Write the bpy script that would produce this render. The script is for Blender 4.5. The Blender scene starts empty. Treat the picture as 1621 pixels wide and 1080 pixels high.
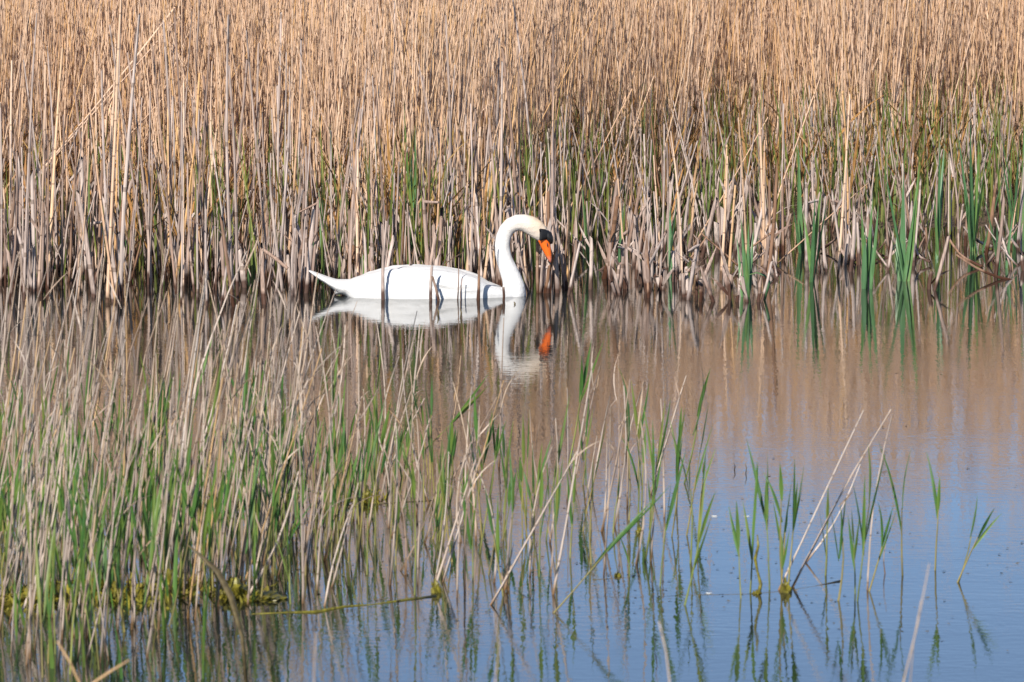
import bpy, bmesh, math, random
import numpy as np
from mathutils import Vector, Matrix, Quaternion

random.seed(7)
rng = np.random.default_rng(11)
R = math.radians
scene = bpy.context.scene
C = scene.collection

# ------------------------------------------------------------------ camera
W, H = 1621.0, 1080.0
F = 9900.0                      # focal length in photo pixels (long telephoto)
CAM_H = 2.6                     # camera height over the water
D_SWAN = 30.0                   # distance of the water line at photo row 473
PITCH = math.atan(CAM_H / D_SWAN) + math.atan((540 - 473) / F)
cam_d = bpy.data.cameras.new('camera')
cam_d.sensor_width = 36.0
cam_d.lens = F / W * 36.0
cam_d.clip_start = 0.5
cam_d.clip_end = 5000
cam_d.dof.use_dof = True
cam_d.dof.focus_distance = 30.1
cam_d.dof.aperture_fstop = 15.0
cam = bpy.data.objects.new('camera', cam_d)
C.objects.link(cam)
cam.location = (0, 0, CAM_H)
cam.rotation_euler = (R(90) - PITCH, 0, 0)
scene.camera = cam

# ------------------------------------------------------------------ sky, sun, exposure
SUN_EL, SUN_AZ = R(34), R(199)        # azimuth clockwise from +Y: behind the camera, a little to the left
world = bpy.data.worlds.new('World')
scene.world = world
world.use_nodes = True
nt = world.node_tree
sky = nt.nodes.new('ShaderNodeTexSky')
sky.sky_type = 'NISHITA'
sky.sun_disc = False
sky.sun_elevation = SUN_EL
sky.sun_rotation = SUN_AZ
sky.altitude = 0
sky.air_density = 0.5
sky.dust_density = 0.0
sky.ozone_density = 1.5
bg = nt.nodes['Background']
bg.inputs[1].default_value = 0.12
nt.links.new(sky.outputs[0], bg.inputs[0])
sun_d = bpy.data.lights.new('sun', 'SUN')
sun_d.energy = 5.0
sun_d.angle = R(0.53)
sun_d.color = (1.0, 0.95, 0.87)
sun = bpy.data.objects.new('sun', sun_d)
C.objects.link(sun)
sd = Vector((math.sin(SUN_AZ) * math.cos(SUN_EL), math.cos(SUN_AZ) * math.cos(SUN_EL), math.sin(SUN_EL)))
sun.rotation_euler = (-sd).to_track_quat('-Z', 'Y').to_euler()
sun.location = sd * 60
vs = scene.view_settings
vs.view_transform = 'Standard'
vs.look = 'None'
vs.exposure = 0.33
vs.gamma = 1.0
vs.use_curve_mapping = False
scene.cycles.max_bounces = 12
scene.cycles.diffuse_bounces = 8
scene.cycles.transparent_max_bounces = 8

# ------------------------------------------------------------------ pixel -> place
_f = Vector((0, math.cos(PITCH), -math.sin(PITCH)))
_u = Vector((0, math.sin(PITCH), math.cos(PITCH)))
_r = Vector((1, 0, 0))
CAM = Vector((0, 0, CAM_H))
def ray(px, py):
    return _f + _r * ((px - W / 2) / F) + _u * ((H / 2 - py) / F)
def ground(px, py, z=0.0):
    d = ray(px, py)
    return CAM + d * ((z - CAM_H) / d.z)
def at(px, py, y):
    d = ray(px, py)
    return CAM + d * (y / d.y)
def pix(p):
    q = Vector(p) - CAM
    k = q.dot(_f)
    return (W / 2 + F * q.x / k, H / 2 - F * q.dot(_u) / k)
def row_y(y):                       # photo row of the water at distance y
    return pix((0, y, 0))[1]

# ------------------------------------------------------------------ materials
def new_mat(name):
    m = bpy.data.materials.new(name)
    m.use_nodes = True
    return m, m.node_tree, m.node_tree.nodes['Principled BSDF']
def node(t, kind, **kw):
    n = t.nodes.new(kind)
    for k, v in kw.items():
        if k == 'ins':
            for i, x in v.items():
                n.inputs[i].default_value = x
        else:
            setattr(n, k, v)
    return n
def ramp(t, fac, stops, interp='LINEAR'):
    n = t.nodes.new('ShaderNodeValToRGB')
    n.color_ramp.interpolation = interp
    e = n.color_ramp.elements
    while len(e) < len(stops):
        e.new(0.5)
    for i, (p, c) in enumerate(stops):
        e[i].position = p
        e[i].color = (c[0], c[1], c[2], 1)
    t.links.new(fac, n.inputs[0])
    return n.outputs[0]
def math_node(t, op, a, b=None, c=None):
    n = t.nodes.new('ShaderNodeMath')
    n.operation = op
    for i, x in enumerate((a, b, c)):
        if x is None:
            continue
        if isinstance(x, (int, float)):
            n.inputs[i].default_value = x
        else:
            t.links.new(x, n.inputs[i])
    return n.outputs[0]
def mixcol(t, fac, a, b, mode='MIX'):
    n = t.nodes.new('ShaderNodeMix')
    n.data_type = 'RGBA'
    n.blend_type = mode
    for sock, x in ((n.inputs[0], fac), (n.inputs[6], a), (n.inputs[7], b)):
        if isinstance(x, tuple):
            sock.default_value = (x[0], x[1], x[2], 1)
        elif isinstance(x, (int, float)):
            sock.default_value = x
        else:
            t.links.new(x, sock)
    return n.outputs[2]

def tint_value(t):
    at_ = node(t, 'ShaderNodeAttribute', attribute_name='tint')
    oi = node(t, 'ShaderNodeObjectInfo')
    s = math_node(t, 'ADD', at_.outputs['Fac'], oi.outputs['Random'])
    return math_node(t, 'FRACT', s)

def straw(name, stops, stain_z=0.07, stain=(0.045, 0.018, 0.008), joints=0.17, rough=0.6, streak=0.3):
    """dry stem: straw colours by plant, long streaks, dark joint rings and a wet stained foot"""
    m, t, b = new_mat(name)
    v = tint_value(t)
    col = ramp(t, v, stops)
    geo = node(t, 'ShaderNodeNewGeometry')
    mp = node(t, 'ShaderNodeMapping', ins={'Scale': (160, 160, 7)})
    t.links.new(geo.outputs['Position'], mp.inputs[0])
    nz = node(t, 'ShaderNodeTexNoise', ins={'Scale': 1.0, 'Detail': 3.0})
    t.links.new(mp.outputs[0], nz.inputs[0])
    k = ramp(t, nz.outputs[0], [(0.3, (1 - streak,) * 3), (0.7, (1 + streak * 0.55,) * 3)])
    col = mixcol(t, 1.0, col, k, 'MULTIPLY')
    sep = node(t, 'ShaderNodeSeparateXYZ')
    t.links.new(geo.outputs['Position'], sep.inputs[0])
    z = sep.outputs[2]
    # joint rings
    ph = math_node(t, 'FRACT', math_node(t, 'MULTIPLY_ADD', z, 1.0 / joints, math_node(t, 'MULTIPLY', v, 17.0)))
    ring = math_node(t, 'LESS_THAN', ph, 0.045)
    col = mixcol(t, math_node(t, 'MULTIPLY', ring, 0.55), col, (0.09, 0.05, 0.028))
    # mildew blotches
    mp2 = node(t, 'ShaderNodeMapping', ins={'Scale': (60, 60, 6)})
    t.links.new(geo.outputs['Position'], mp2.inputs[0])
    n2 = node(t, 'ShaderNodeTexNoise', ins={'Scale': 1.0, 'Detail': 4.0})
    t.links.new(mp2.outputs[0], n2.inputs[0])
    bl = ramp(t, n2.outputs[0], [(0.6, (0, 0, 0)), (0.72, (1, 1, 1))])
    col = mixcol(t, math_node(t, 'MULTIPLY', bl, 0.35), col, (0.12, 0.08, 0.055))
    # stained wet foot
    n3 = node(t, 'ShaderNodeTexNoise', ins={'Scale': 9.0, 'Detail': 2.0})
    t.links.new(geo.outputs['Position'], n3.inputs[0])
    zz = math_node(t, 'SUBTRACT', z, math_node(t, 'MULTIPLY_ADD', n3.outputs[0], stain_z * 2.4, -stain_z * 0.9))
    st = ramp(t, math_node(t, 'MULTIPLY_ADD', zz, 14.0, 0.0), [(0.0, (1, 1, 1)), (0.55, (0, 0, 0))])
    col = mixcol(t, math_node(t, 'MULTIPLY', st, 0.88), col, stain)
    t.links.new(col, b.inputs['Base Color'])
    b.inputs['Roughness'].default_value = rough
    b.inputs['Specular IOR Level'].default_value = 0.18
    bmp = node(t, 'ShaderNodeBump', ins={'Strength': 0.35, 'Distance': 0.002})
    t.links.new(nz.outputs[0], bmp.inputs['Height'])
    t.links.new(bmp.outputs[0], b.inputs['Normal'])
    return m

M = {}
M['reed'] = straw('dry_reed_straw', [(0.0, (0.66, 0.43, 0.28)), (0.22, (0.76, 0.53, 0.37)), (0.42, (0.54, 0.32, 0.18)),
                                     (0.58, (0.78, 0.57, 0.42)), (0.74, (0.70, 0.41, 0.18)), (0.9, (0.50, 0.35, 0.26)), (1.0, (0.72, 0.49, 0.34))], streak=0.2)
M['cattail'] = straw('dry_cattail_straw', [(0.0, (0.40, 0.30, 0.25)), (0.25, (0.58, 0.47, 0.41)), (0.45, (0.27, 0.18, 0.14)),
                                           (0.62, (0.46, 0.34, 0.28)), (0.8, (0.26, 0.14, 0.08)), (0.88, (0.48, 0.39, 0.35)), (1.0, (0.50, 0.39, 0.33))],
                     stain_z=0.10, stain=(0.045, 0.013, 0.005), joints=0.5, streak=0.42)
M['fore'] = straw('weathered_reed_straw', [(0.0, (0.40, 0.31, 0.25)), (0.3, (0.52, 0.42, 0.34)), (0.5, (0.27, 0.19, 0.14)),
                                           (0.7, (0.50, 0.38, 0.28)), (0.8, (0.50, 0.31, 0.14)), (0.86, (0.36, 0.28, 0.23)), (1.0, (0.46, 0.38, 0.32))],
                  stain_z=0.03, stain=(0.13, 0.065, 0.018), joints=0.15)
M['rust'] = straw('rusty_dead_leaf', [(0.0, (0.28, 0.13, 0.045)), (0.3, (0.42, 0.22, 0.07)), (0.5, (0.18, 0.085, 0.035)), (0.7, (0.46, 0.30, 0.10)), (0.85, (0.30, 0.15, 0.06)), (1.0, (0.40, 0.26, 0.15))],
                  stain_z=0.04, joints=0.6)
M['pale'] = straw('bleached_reed_straw', [(0.0, (0.60, 0.49, 0.41)), (0.5, (0.50, 0.39, 0.31)), (1.0, (0.64, 0.55, 0.48))], stain_z=0.02, stain=(0.20, 0.10, 0.03), joints=0.15, streak=.2)

def leaf_mat(name, stops, rough=0.45, trans=0.3):
    m, t, b = new_mat(name)
    v = tint_value(t)
    col = ramp(t, v, stops)
    geo = node(t, 'ShaderNodeNewGeometry')
    mp = node(t, 'ShaderNodeMapping', ins={'Scale': (120, 120, 5)})
    t.links.new(geo.outputs['Position'], mp.inputs[0])
    nz = node(t, 'ShaderNodeTexNoise', ins={'Scale': 1.0, 'Detail': 3.0})
    t.links.new(mp.outputs[0], nz.inputs[0])
    k = ramp(t, nz.outputs[0], [(0.3, (0.72, 0.74, 0.7)), (0.7, (1.2, 1.2, 1.15))])
    col = mixcol(t, 1.0, col, k, 'MULTIPLY')
    # yellowed flecks
    n2 = node(t, 'ShaderNodeTexNoise', ins={'Scale': 14.0, 'Detail': 3.0})
    t.links.new(geo.outputs['Position'], n2.inputs[0])
    y = ramp(t, n2.outputs[0], [(0.6, (0, 0, 0)), (0.75, (1, 1, 1))])
    col = mixcol(t, math_node(t, 'MULTIPLY', y, 0.3), col, (0.26, 0.23, 0.06))
    t.links.new(col, b.inputs['Base Color'])
    b.inputs['Roughness'].default_value = rough
    b.inputs['Specular IOR Level'].default_value = 0.4
    tr = node(t, 'ShaderNodeBsdfTranslucent')
    t.links.new(col, tr.inputs[0])
    mx = node(t, 'ShaderNodeMixShader', ins={0: trans})
    t.links.new(b.outputs[0], mx.inputs[1])
    t.links.new(tr.outputs[0], mx.inputs[2])
    t.links.new(mx.outputs[0], t.nodes['Material Output'].inputs[0])
    return m
M['leaf'] = leaf_mat('young_reed_green', [(0.0, (0.055, 0.14, 0.03)), (0.3, (0.09, 0.20, 0.04)), (0.55, (0.15, 0.23, 0.04)),
                                          (0.75, (0.065, 0.16, 0.045)), (0.9, (0.21, 0.25, 0.05)), (1.0, (0.11, 0.19, 0.035))])
M['cattail_leaf'] = leaf_mat('cattail_green', [(0.0, (0.085, 0.19, 0.08)), (0.4, (0.12, 0.25, 0.11)), (0.7, (0.16, 0.28, 0.08)), (1.0, (0.095, 0.21, 0.10))], rough=0.4, trans=0.25)
M['bedleaf'] = leaf_mat('bed_shoot_green', [(0.0, (0.10, 0.16, 0.04)), (0.3, (0.17, 0.22, 0.055)), (0.55, (0.25, 0.26, 0.06)),
                                            (0.75, (0.12, 0.19, 0.05)), (0.9, (0.30, 0.26, 0.07)), (1.0, (0.16, 0.21, 0.05))])
M['moss'] = leaf_mat('yellow_moss', [(0.0, (0.16, 0.14, 0.015)), (0.5, (0.30, 0.26, 0.025)), (1.0, (0.22, 0.16, 0.02))], rough=.7, trans=.15)
M['olive'] = leaf_mat('reed_shoot_stem', [(0.0, (0.16, 0.20, 0.05)), (0.4, (0.24, 0.25, 0.07)), (0.7, (0.30, 0.24, 0.08)), (1.0, (0.20, 0.17, 0.07))], rough=0.5, trans=0.05)

def rough_mat(name, c1, c2, scale=40, rough=0.8, bump=0.6, dist=0.004):
    m, t, b = new_mat(name)
    geo = node(t, 'ShaderNodeNewGeometry')
    nz = node(t, 'ShaderNodeTexNoise', ins={'Scale': scale, 'Detail': 5.0})
    t.links.new(geo.outputs['Position'], nz.inputs[0])
    col = ramp(t, nz.outputs[0], [(0.3, c1), (0.7, c2)])
    t.links.new(col, b.inputs['Base Color'])
    b.inputs['Roughness'].default_value = rough
    bm_ = node(t, 'ShaderNodeBump', ins={'Strength': bump, 'Distance': dist})
    t.links.new(nz.outputs[0], bm_.inputs['Height'])
    t.links.new(bm_.outputs[0], b.inputs['Normal'])
    return m
M['algae'] = rough_mat('wet_algae', (0.06, 0.05, 0.008), (0.24, 0.21, 0.02), 60, 0.45)
M['rot'] = rough_mat('rotten_stem', (0.05, 0.035, 0.015), (0.16, 0.12, 0.05), 50, 0.6)
M['mud'] = rough_mat('reed_mud', (0.04, 0.026, 0.014), (0.12, 0.08, 0.045), 14, 0.75, 0.9, 0.02)
M['foam'] = rough_mat('white_fluff', (0.6, 0.6, 0.58), (0.8, 0.8, 0.78), 60, 0.9)

# water: murky body, mirror-like surface with fine ripples, calmer and rougher patches
def water_mat():
    m, t, b = new_mat('pond_water')
    geo = node(t, 'ShaderNodeNewGeometry')
    b.inputs['Base Color'].default_value = (0.018, 0.020, 0.016, 1)
    b.inputs['Roughness'].default_value = 0.015
    b.inputs['IOR'].default_value = 1.333
    def noise(sx, sy, detail, off=0.0, dist=0.0):
        mp = node(t, 'ShaderNodeMapping', ins={'Scale': (sx, sy, 1), 'Location': (off, off * 0.7, 0), 'Rotation': (0, 0, R(8))})
        t.links.new(geo.outputs['Position'], mp.inputs[0])
        n = node(t, 'ShaderNodeTexNoise', ins={'Scale': 1.0, 'Detail': detail, 'Distortion': dist})
        t.links.new(mp.outputs[0], n.inputs[0])
        return n.outputs[0]
    fine = noise(12.0, 24.0, 3.0, 3.1)
    mid = noise(2.2, 3.6, 1.0, 7.7)
    patch = ramp(t, noise(0.35, 0.8, 2.0, 21.0), [(0.35, (0.4,) * 3), (0.65, (1.25,) * 3)])
    sep = node(t, 'ShaderNodeSeparateXYZ')
    t.links.new(geo.outputs['Position'], sep.inputs[0])
    shelter = node(t, 'ShaderNodeMapRange', ins={1: 30.5, 2: 26.0, 3: 0.55, 4: 1.15})     # water by the reeds lies calmer
    t.links.new(sep.outputs[1], shelter.inputs[0])
    h = math_node(t, 'MULTIPLY_ADD', fine, 0.00052, math_node(t, 'MULTIPLY', mid, 0.00042))
    tiny = noise(55.0, 11.0, 1.0, 5.5)
    h = math_node(t, 'MULTIPLY_ADD', tiny, 0.0002, h)
    h = math_node(t, 'MULTIPLY', math_node(t, 'MULTIPLY', h, patch), shelter.outputs[0])
    bmp = node(t, 'ShaderNodeBump', ins={'Strength': 1.0, 'Distance': 1.0})
    t.links.new(h, bmp.inputs['Height'])
    t.links.new(bmp.outputs[0], b.inputs['Normal'])
    return m
M['water'] = water_mat()

# ------------------------------------------------------------------ object helpers
def mesh_from(name, verts, faces, mat, smooth=True):
    me = bpy.data.meshes.new(name)
    me.from_pydata([tuple(v) for v in verts], [], faces)
    if smooth:
        me.polygons.foreach_set('use_smooth', [True] * len(me.polygons))
    me.materials.append(mat)
    me.update()
    return me
def add(name, data, parent=None):
    o = bpy.data.objects.new(name, data)
    C.objects.link(o)
    o.parent = parent
    return o
def tag(o, label, cat, group=None):
    o['label'] = label
    o['category'] = cat
    if group:
        o['group'] = group
    return o
def structure(o):
    o['kind'] = 'structure'
    return o
def stuff(o, label, cat):
    o['kind'] = 'stuff'
    o['label'] = label
    o['category'] = cat
    return o
def lean_rot(vec, spin=0.0):
    q = Vector(vec).normalized().to_track_quat('Z', 'Y')
    return q @ Quaternion((0, 0, 1), spin)
def put(o, loc, vec=(0, 0, 1), spin=0.0, scale=(1, 1, 1)):
    o.rotation_mode = 'QUATERNION'
    o.location = loc
    o.rotation_quaternion = lean_rot(vec, spin)
    o.scale = scale
    return o

def tube(pts, rad, sides=6, cap=True, jag=0.0, flat=1.0):
    pts = [Vector(p) for p in pts]
    n = len(pts)
    v, f = [], []
    prev = None
    for i, p in enumerate(pts):
        d = (pts[min(i + 1, n - 1)] - pts[max(i - 1, 0)]).normalized()
        if prev is None:
            a = d.orthogonal().normalized()
        else:
            a = (prev - d * prev.dot(d)).normalized()
        prev = a
        b = d.cross(a)
        for k in range(sides):
            t = 2 * math.pi * k / sides
            q = p + (a * math.cos(t) + b * math.sin(t) * flat) * rad[i]
            if jag and i == n - 1:
                q += d * random.uniform(-jag, jag)
            v.append(q)
    for i in range(n - 1):
        for k in range(sides):
            f.append((i * sides + k, i * sides + (k + 1) % sides, (i + 1) * sides + (k + 1) % sides, (i + 1) * sides + k))
    if cap:
        f.append(tuple((n - 1) * sides + k for k in range(sides)))
        f.append(tuple(reversed(range(sides))))
    return v, f

# unit stems: length 1 along z, radius 1, bowed by a few radii; scaled (r, r, length) on placement
def unit_stem(mat, sides=5, segs=4, bow=4.0, taper=0.6, slant=0.0, jag=0.0, name='stem'):
    a = random.uniform(0, 6.28)
    A = random.uniform(-bow, bow)
    v, f = [], []
    for i in range(segs + 1):
        z = i / segs
        cx = A * math.sin(math.pi * z * 0.9) * math.cos(a) + random.uniform(-.25, .25)
        cy = A * math.sin(math.pi * z * 0.9) * math.sin(a) + random.uniform(-.25, .25)
        r = (1 - (1 - taper) * z) * random.uniform(0.93, 1.07)
        for k in range(sides):
            t = 2 * math.pi * k / sides
            zz = z
            if i == segs:
                zz += slant * math.cos(t) + random.uniform(-jag, jag)
            v.append((cx + r * math.cos(t), cy + r * math.sin(t), zz))
    for i in range(segs):
        for k in range(sides):
            f.append((i * sides + k, i * sides + (k + 1) % sides, (i + 1) * sides + (k + 1) % sides, (i + 1) * sides + k))
    f.append(tuple(segs * sides + k for k in range(sides)))
    return mesh_from(name, v, f, mat)

# unit blade: length 1 along z, width 1 along y, drooping to +x; a shallow V with real thickness
def unit_blade(mat, droop, wide=0.35, segs=6, fold=0.10, twist=0.0, tip=1.0, name='leaf'):
    v, f = [], []
    for i in range(segs + 1):
        s = i / segs
        ang = droop * s * s
        x = droop * s * s * 0.5
        z = s * (1 - 0.18 * droop * s)
        w = 0.5 * (min(1.0, 0.45 + s / wide * 0.55) if s < wide else (1 - ((s - wide) / (1 - wide)) ** 1.6 * tip))
        w = max(w, 0.02)
        tw = twist * s
        for k, sgn in enumerate((-1, 0, 1)):
            yy = sgn * w
            xx = (abs(sgn) * fold * w * 0.06)
            v.append((x + xx + math.sin(tw) * yy * 0.05, yy * math.cos(tw), z - droop * 0.0))
    for i in range(segs):
        for k in range(2):
            a = i * 3 + k
            f.append((a, a + 1, a + 4, a + 3))
    return mesh_from(name, v, f, mat)

# ------------------------------------------------------------------ ground and water
def build_ground():
    ys = [-600, -60, -8, 2, 5, 8, 12, 26, 30, 32, 33.5, 35, 37, 40, 48, 62, 90, 200, 700, 2500]
    prof = {-600: 0.9, -60: 0.9, -8: 0.9, 2: 0.7, 5: 0.1, 8: -0.5, 12: -0.7, 26: -0.7, 30: -0.45, 32: -0.25, 33.5: -0.10, 35: 0.0, 37: 0.05, 40: 0.08,
            48: 0.12, 62: 0.2, 90: 0.3, 200: 0.5, 700: 0.8, 2500: 1.0}
    xs = [-1500, -300, -60, -30] + list(np.arange(-20, 20.1, 1.0)) + [30, 60, 300, 1500]
    v, f = [], []
    for y in ys:
        for x in xs:
            dz = 0.0
            if 30 < y < 60 and abs(x) < 25:
                dz = random.uniform(-0.03, 0.03) + (0.03 if x > 1.0 else -0.04)
            v.append((x, y, prof[y] + dz))
    n = len(xs)
    for i in range(len(ys) - 1):
        for k in range(n - 1):
            f.append((i * n + k, i * n + k + 1, (i + 1) * n + k + 1, (i + 1) * n + k))
    o = add('ground', mesh_from('ground', v, f, M['mud']))
    structure(o)
    o['label'] = 'dark wet mud under and behind the reeds'
build_ground()
wv = [(-250, 4, 0), (250, 4, 0), (250, 41, 0), (-250, 41, 0)]
wo = structure(add('water', mesh_from('water', wv, [(0, 1, 2, 3)], M['water'])))
wo['label'] = 'calm rippled pond water mirroring reeds and blue sky'

# ------------------------------------------------------------------ the mass of dry reeds behind
def stem_mass(name, base, vec, length, radius, tint, mat, sides=4, segs=3, bow=0.03):
    """many separate tapered stems as one mesh"""
    n = len(base)
    K = segs + 1
    s = np.linspace(0, 1, K)
    ang = rng.uniform(0, 2 * np.pi, n)
    amp = rng.normal(0, bow, n) * length
    pts = base[:, None, :] + vec[:, None, :] * (length[:, None, None] * s[None, :, None])
    bend = np.sin(np.pi * s * 0.95)
    pts[:, :, 0] += amp[:, None] * np.cos(ang)[:, None] * bend
    pts[:, :, 1] += amp[:, None] * np.sin(ang)[:, None] * bend
    rad = radius[:, None] * (1 - 0.4 * s[None, :])
    th = np.linspace(0, 2 * np.pi, sides, endpoint=False)[None, None, :] + rng.uniform(0, 6.28, n)[:, None, None]
    v = np.empty((n, K, sides, 3))
    v[..., 0] = pts[:, :, None, 0] + rad[:, :, None] * np.cos(th)
    v[..., 1] = pts[:, :, None, 1] + rad[:, :, None] * np.sin(th)
    v[..., 2] = pts[:, :, None, 2]
    idx = np.arange(n * K * sides).reshape(n, K, sides)
    a = idx[:, :-1, :]
    b = np.roll(idx, -1, axis=2)[:, :-1, :]
    c = np.roll(idx, -1, axis=2)[:, 1:, :]
    d = idx[:, 1:, :]
    q = np.stack([a, b, c, d], axis=-1).reshape(-1, 4)
    me = bpy.data.meshes.new(name)
    me.vertices.add(n * K * sides)
    me.vertices.foreach_set('co', v.reshape(-1).astype(np.float32))
    me.loops.add(q.size)
    me.loops.foreach_set('vertex_index', q.reshape(-1).astype(np.int32))
    me.polygons.add(len(q))
    me.polygons.foreach_set('loop_start', np.arange(0, q.size, 4, dtype=np.int32))
    me.polygons.foreach_set('use_smooth', np.ones(len(q), dtype=bool))
    me.update(calc_edges=True)
    at_ = me.attributes.new('tint', 'FLOAT', 'POINT')
    at_.data.foreach_set('value', np.repeat(tint, K * sides).astype(np.float32))
    me.materials.append(mat)
    return add(name, me)

def blade_mass(name, base, length, width, az, droop, lean, tint, mat):
    """many separate pointed blades as one mesh"""
    n = len(base)
    K = 5
    s = np.linspace(0, 1, K)
    dirx, diry = np.cos(az), np.sin(az)
    out = lean[:, None] * s + droop[:, None] * s ** 2
    cx = base[:, 0:1] + dirx[:, None] * out * length[:, None]
    cy = base[:, 1:2] + diry[:, None] * out * length[:, None]
    cz = base[:, 2:3] + length[:, None] * s * (1 - 0.3 * droop[:, None] * s)
    w = width[:, None] * np.array([0.55, 1, .9, .6, .03])[None, :] * 0.5
    v = np.empty((n, K, 3, 3))
    fa = az + rng.uniform(-0.9, 0.9, n) + np.pi / 2
    for k, sg in enumerate((-1, 0, 1)):
        v[:, :, k, 0] = cx + sg * w * np.cos(fa)[:, None] + abs(sg) * w * 0.3 * dirx[:, None]
        v[:, :, k, 1] = cy + sg * w * np.sin(fa)[:, None] + abs(sg) * w * 0.3 * diry[:, None]
        v[:, :, k, 2] = cz
    idx = np.arange(n * K * 3).reshape(n, K, 3)
    q = np.stack([idx[:, :-1, :-1], idx[:, :-1, 1:], idx[:, 1:, 1:], idx[:, 1:, :-1]], axis=-1).reshape(-1, 4)
    me = bpy.data.meshes.new(name)
    me.from_pydata(v.reshape(-1, 3).tolist(), [], q.tolist())
    me.polygons.foreach_set('use_smooth', [True] * len(me.polygons))
    at_ = me.attributes.new('tint', 'FLOAT', 'POINT')
    at_.data.foreach_set('value', np.repeat(tint, K * 3).astype(np.float32))
    me.materials.append(mat)
    return add(name, me)

def front_edge(x):
    """distance at which the tall reeds begin: close on the left, set back on the right"""
    t = np.clip((x + 0.6) / 2.2, 0, 1)
    t = t * t * (3 - 2 * t)
    return 32.3 + 4.4 * t + 0.5 * np.sin(x * 2.3) + 0.3 * np.sin(x * 5.1 + 1)

def lean_vecs(n, sx, sy, mx=0.0):
    v = np.stack([rng.normal(mx, sx, n), rng.normal(0, sy, n), np.ones(n)], axis=1)
    return v / np.linalg.norm(v, axis=1, keepdims=True)

# dense bed
n = 31000
x = rng.uniform(-9.5, 9.5, n)
y = front_edge(x) + rng.power(0.8, n) * 13.5
base = np.stack([x, y, np.full(n, -0.12)], axis=1)
L = rng.normal(1.74, 0.3, n).clip(0.7, 2.6)
vec = lean_vecs(n, 0.10, 0.05, 0.02)
flop = rng.random(n) < 0.06
vec[flop] = lean_vecs(int(flop.sum()), 0.3, 0.2)
o = stem_mass('reed_bed', base, vec, L, rng.uniform(0.0022, 0.0048, n), rng.random(n), M['reed'])
stuff(o, 'dense golden bed of dry reed stems filling the background', 'reeds')
# last year's leaves still hanging in the bed
n = 3200
x = rng.uniform(-8.5, 8.5, n)
y = front_edge(x) + rng.uniform(0, 9, n)
base = np.stack([x, y, rng.uniform(0.15, 1.5, n)], axis=1)
o = blade_mass('dry_leaves', base, rng.uniform(0.12, 0.34, n), rng.uniform(0.006, 0.014, n), rng.uniform(0, 6.28, n),
               rng.uniform(0.0, 0.5, n), rng.uniform(0.05, 0.5, n), rng.random(n), M['reed'])
stuff(o, 'withered tan leaves hanging among the dry background reeds', 'leaves')
# short, broken stems and litter at the feet of the bed
n = 4600
x = rng.uniform(-8.5, 8.5, n)
y = front_edge(x) - 0.4 + rng.normal(0.0, 1.1, n)
y = np.maximum(y, 30.3 + rng.uniform(0, 0.9, n))
base = np.stack([x, y, np.full(n, -0.1)], axis=1)
o = stem_mass('broken_reed_stubble', base, lean_vecs(n, 0.16, 0.14), rng.uniform(0.2, 0.85, n), rng.uniform(0.003, 0.0075, n), rng.random(n), M['cattail'], segs=2)
stuff(o, 'short broken grey stubble standing in water at the reed bed edge', 'stubble')
n = 9000
x = rng.uniform(-8.5, 8.5, n)
y = front_edge(x) + rng.normal(0.7, 1.0, n)
y = np.maximum(y, 31.0)
base = np.stack([x, y, rng.uniform(-0.03, 0.35, n)], axis=1)
o = blade_mass('rusty_leaves', base, rng.uniform(0.15, 0.5, n), rng.uniform(0.007, 0.018, n), rng.uniform(0, 6.28, n),
               rng.uniform(0.0, 0.6, n), rng.uniform(0.0, 0.6, n), rng.random(n), M['rust'])
stuff(o, 'rust brown rotting leaves low down between the background stems', 'leaves')
# spring shoots inside the bed
n = 11000
x = rng.uniform(-8.5, 8.5, n)
y = front_edge(x) + rng.normal(0.3, 1.3, n)
y = np.maximum(y, 30.8)
keep = rng.random(n) < np.clip(0.5 + 0.12 * x, 0.3, 0.85)
x, y = x[keep], y[keep]
n = len(x)
base = np.stack([x, y, np.full(n, -0.05)], axis=1)
o = blade_mass('young_shoots', base, rng.uniform(0.25, 0.9, n), rng.uniform(0.006, 0.014, n), rng.uniform(0, 6.28, n),
               rng.uniform(0, 0.10, n), rng.uniform(0, 0.14, n), rng.random(n), M['bedleaf'])
stuff(o, 'young green blades growing up through the dry background reeds', 'shoots')

# ------------------------------------------------------------------ labels by place
BILL = 40.0                        # one bill length in the photo, the measure used in the labels
WORDS = ('no one two three four five six seven eight nine ten eleven twelve thirteen fourteen fifteen sixteen seventeen eighteen nineteen twenty twenty-one '
         'twenty-two twenty-three twenty-four twenty-five twenty-six twenty-seven twenty-eight twenty-nine thirty').split()
def many(n):
    return WORDS[min(n, 30)] + (' bill-length' if n == 1 else ' bill-lengths')
def back_zone(px):
    if px < 487:
        return '%s left of swan tail' % many(max(1, round((487 - px) / BILL)))
    if px < 875:
        return 'behind swan, %s right of tail' % many(max(1, round((px - 487) / BILL)))
    return '%s right of swan bill' % many(max(1, round((px - 875) / BILL)))
def rank(py):
    return 'outermost' if py > 455 else 'mid-rank' if py > 425 else 'inner'
def lean_word(dx):
    return 'leaning left' if dx < -0.09 else 'leaning right' if dx > 0.09 else 'upright'
def size_word(h, a, b, c):
    return 'stubby' if h < a else 'short' if h < b else 'medium' if h < c else 'tall'

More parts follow.
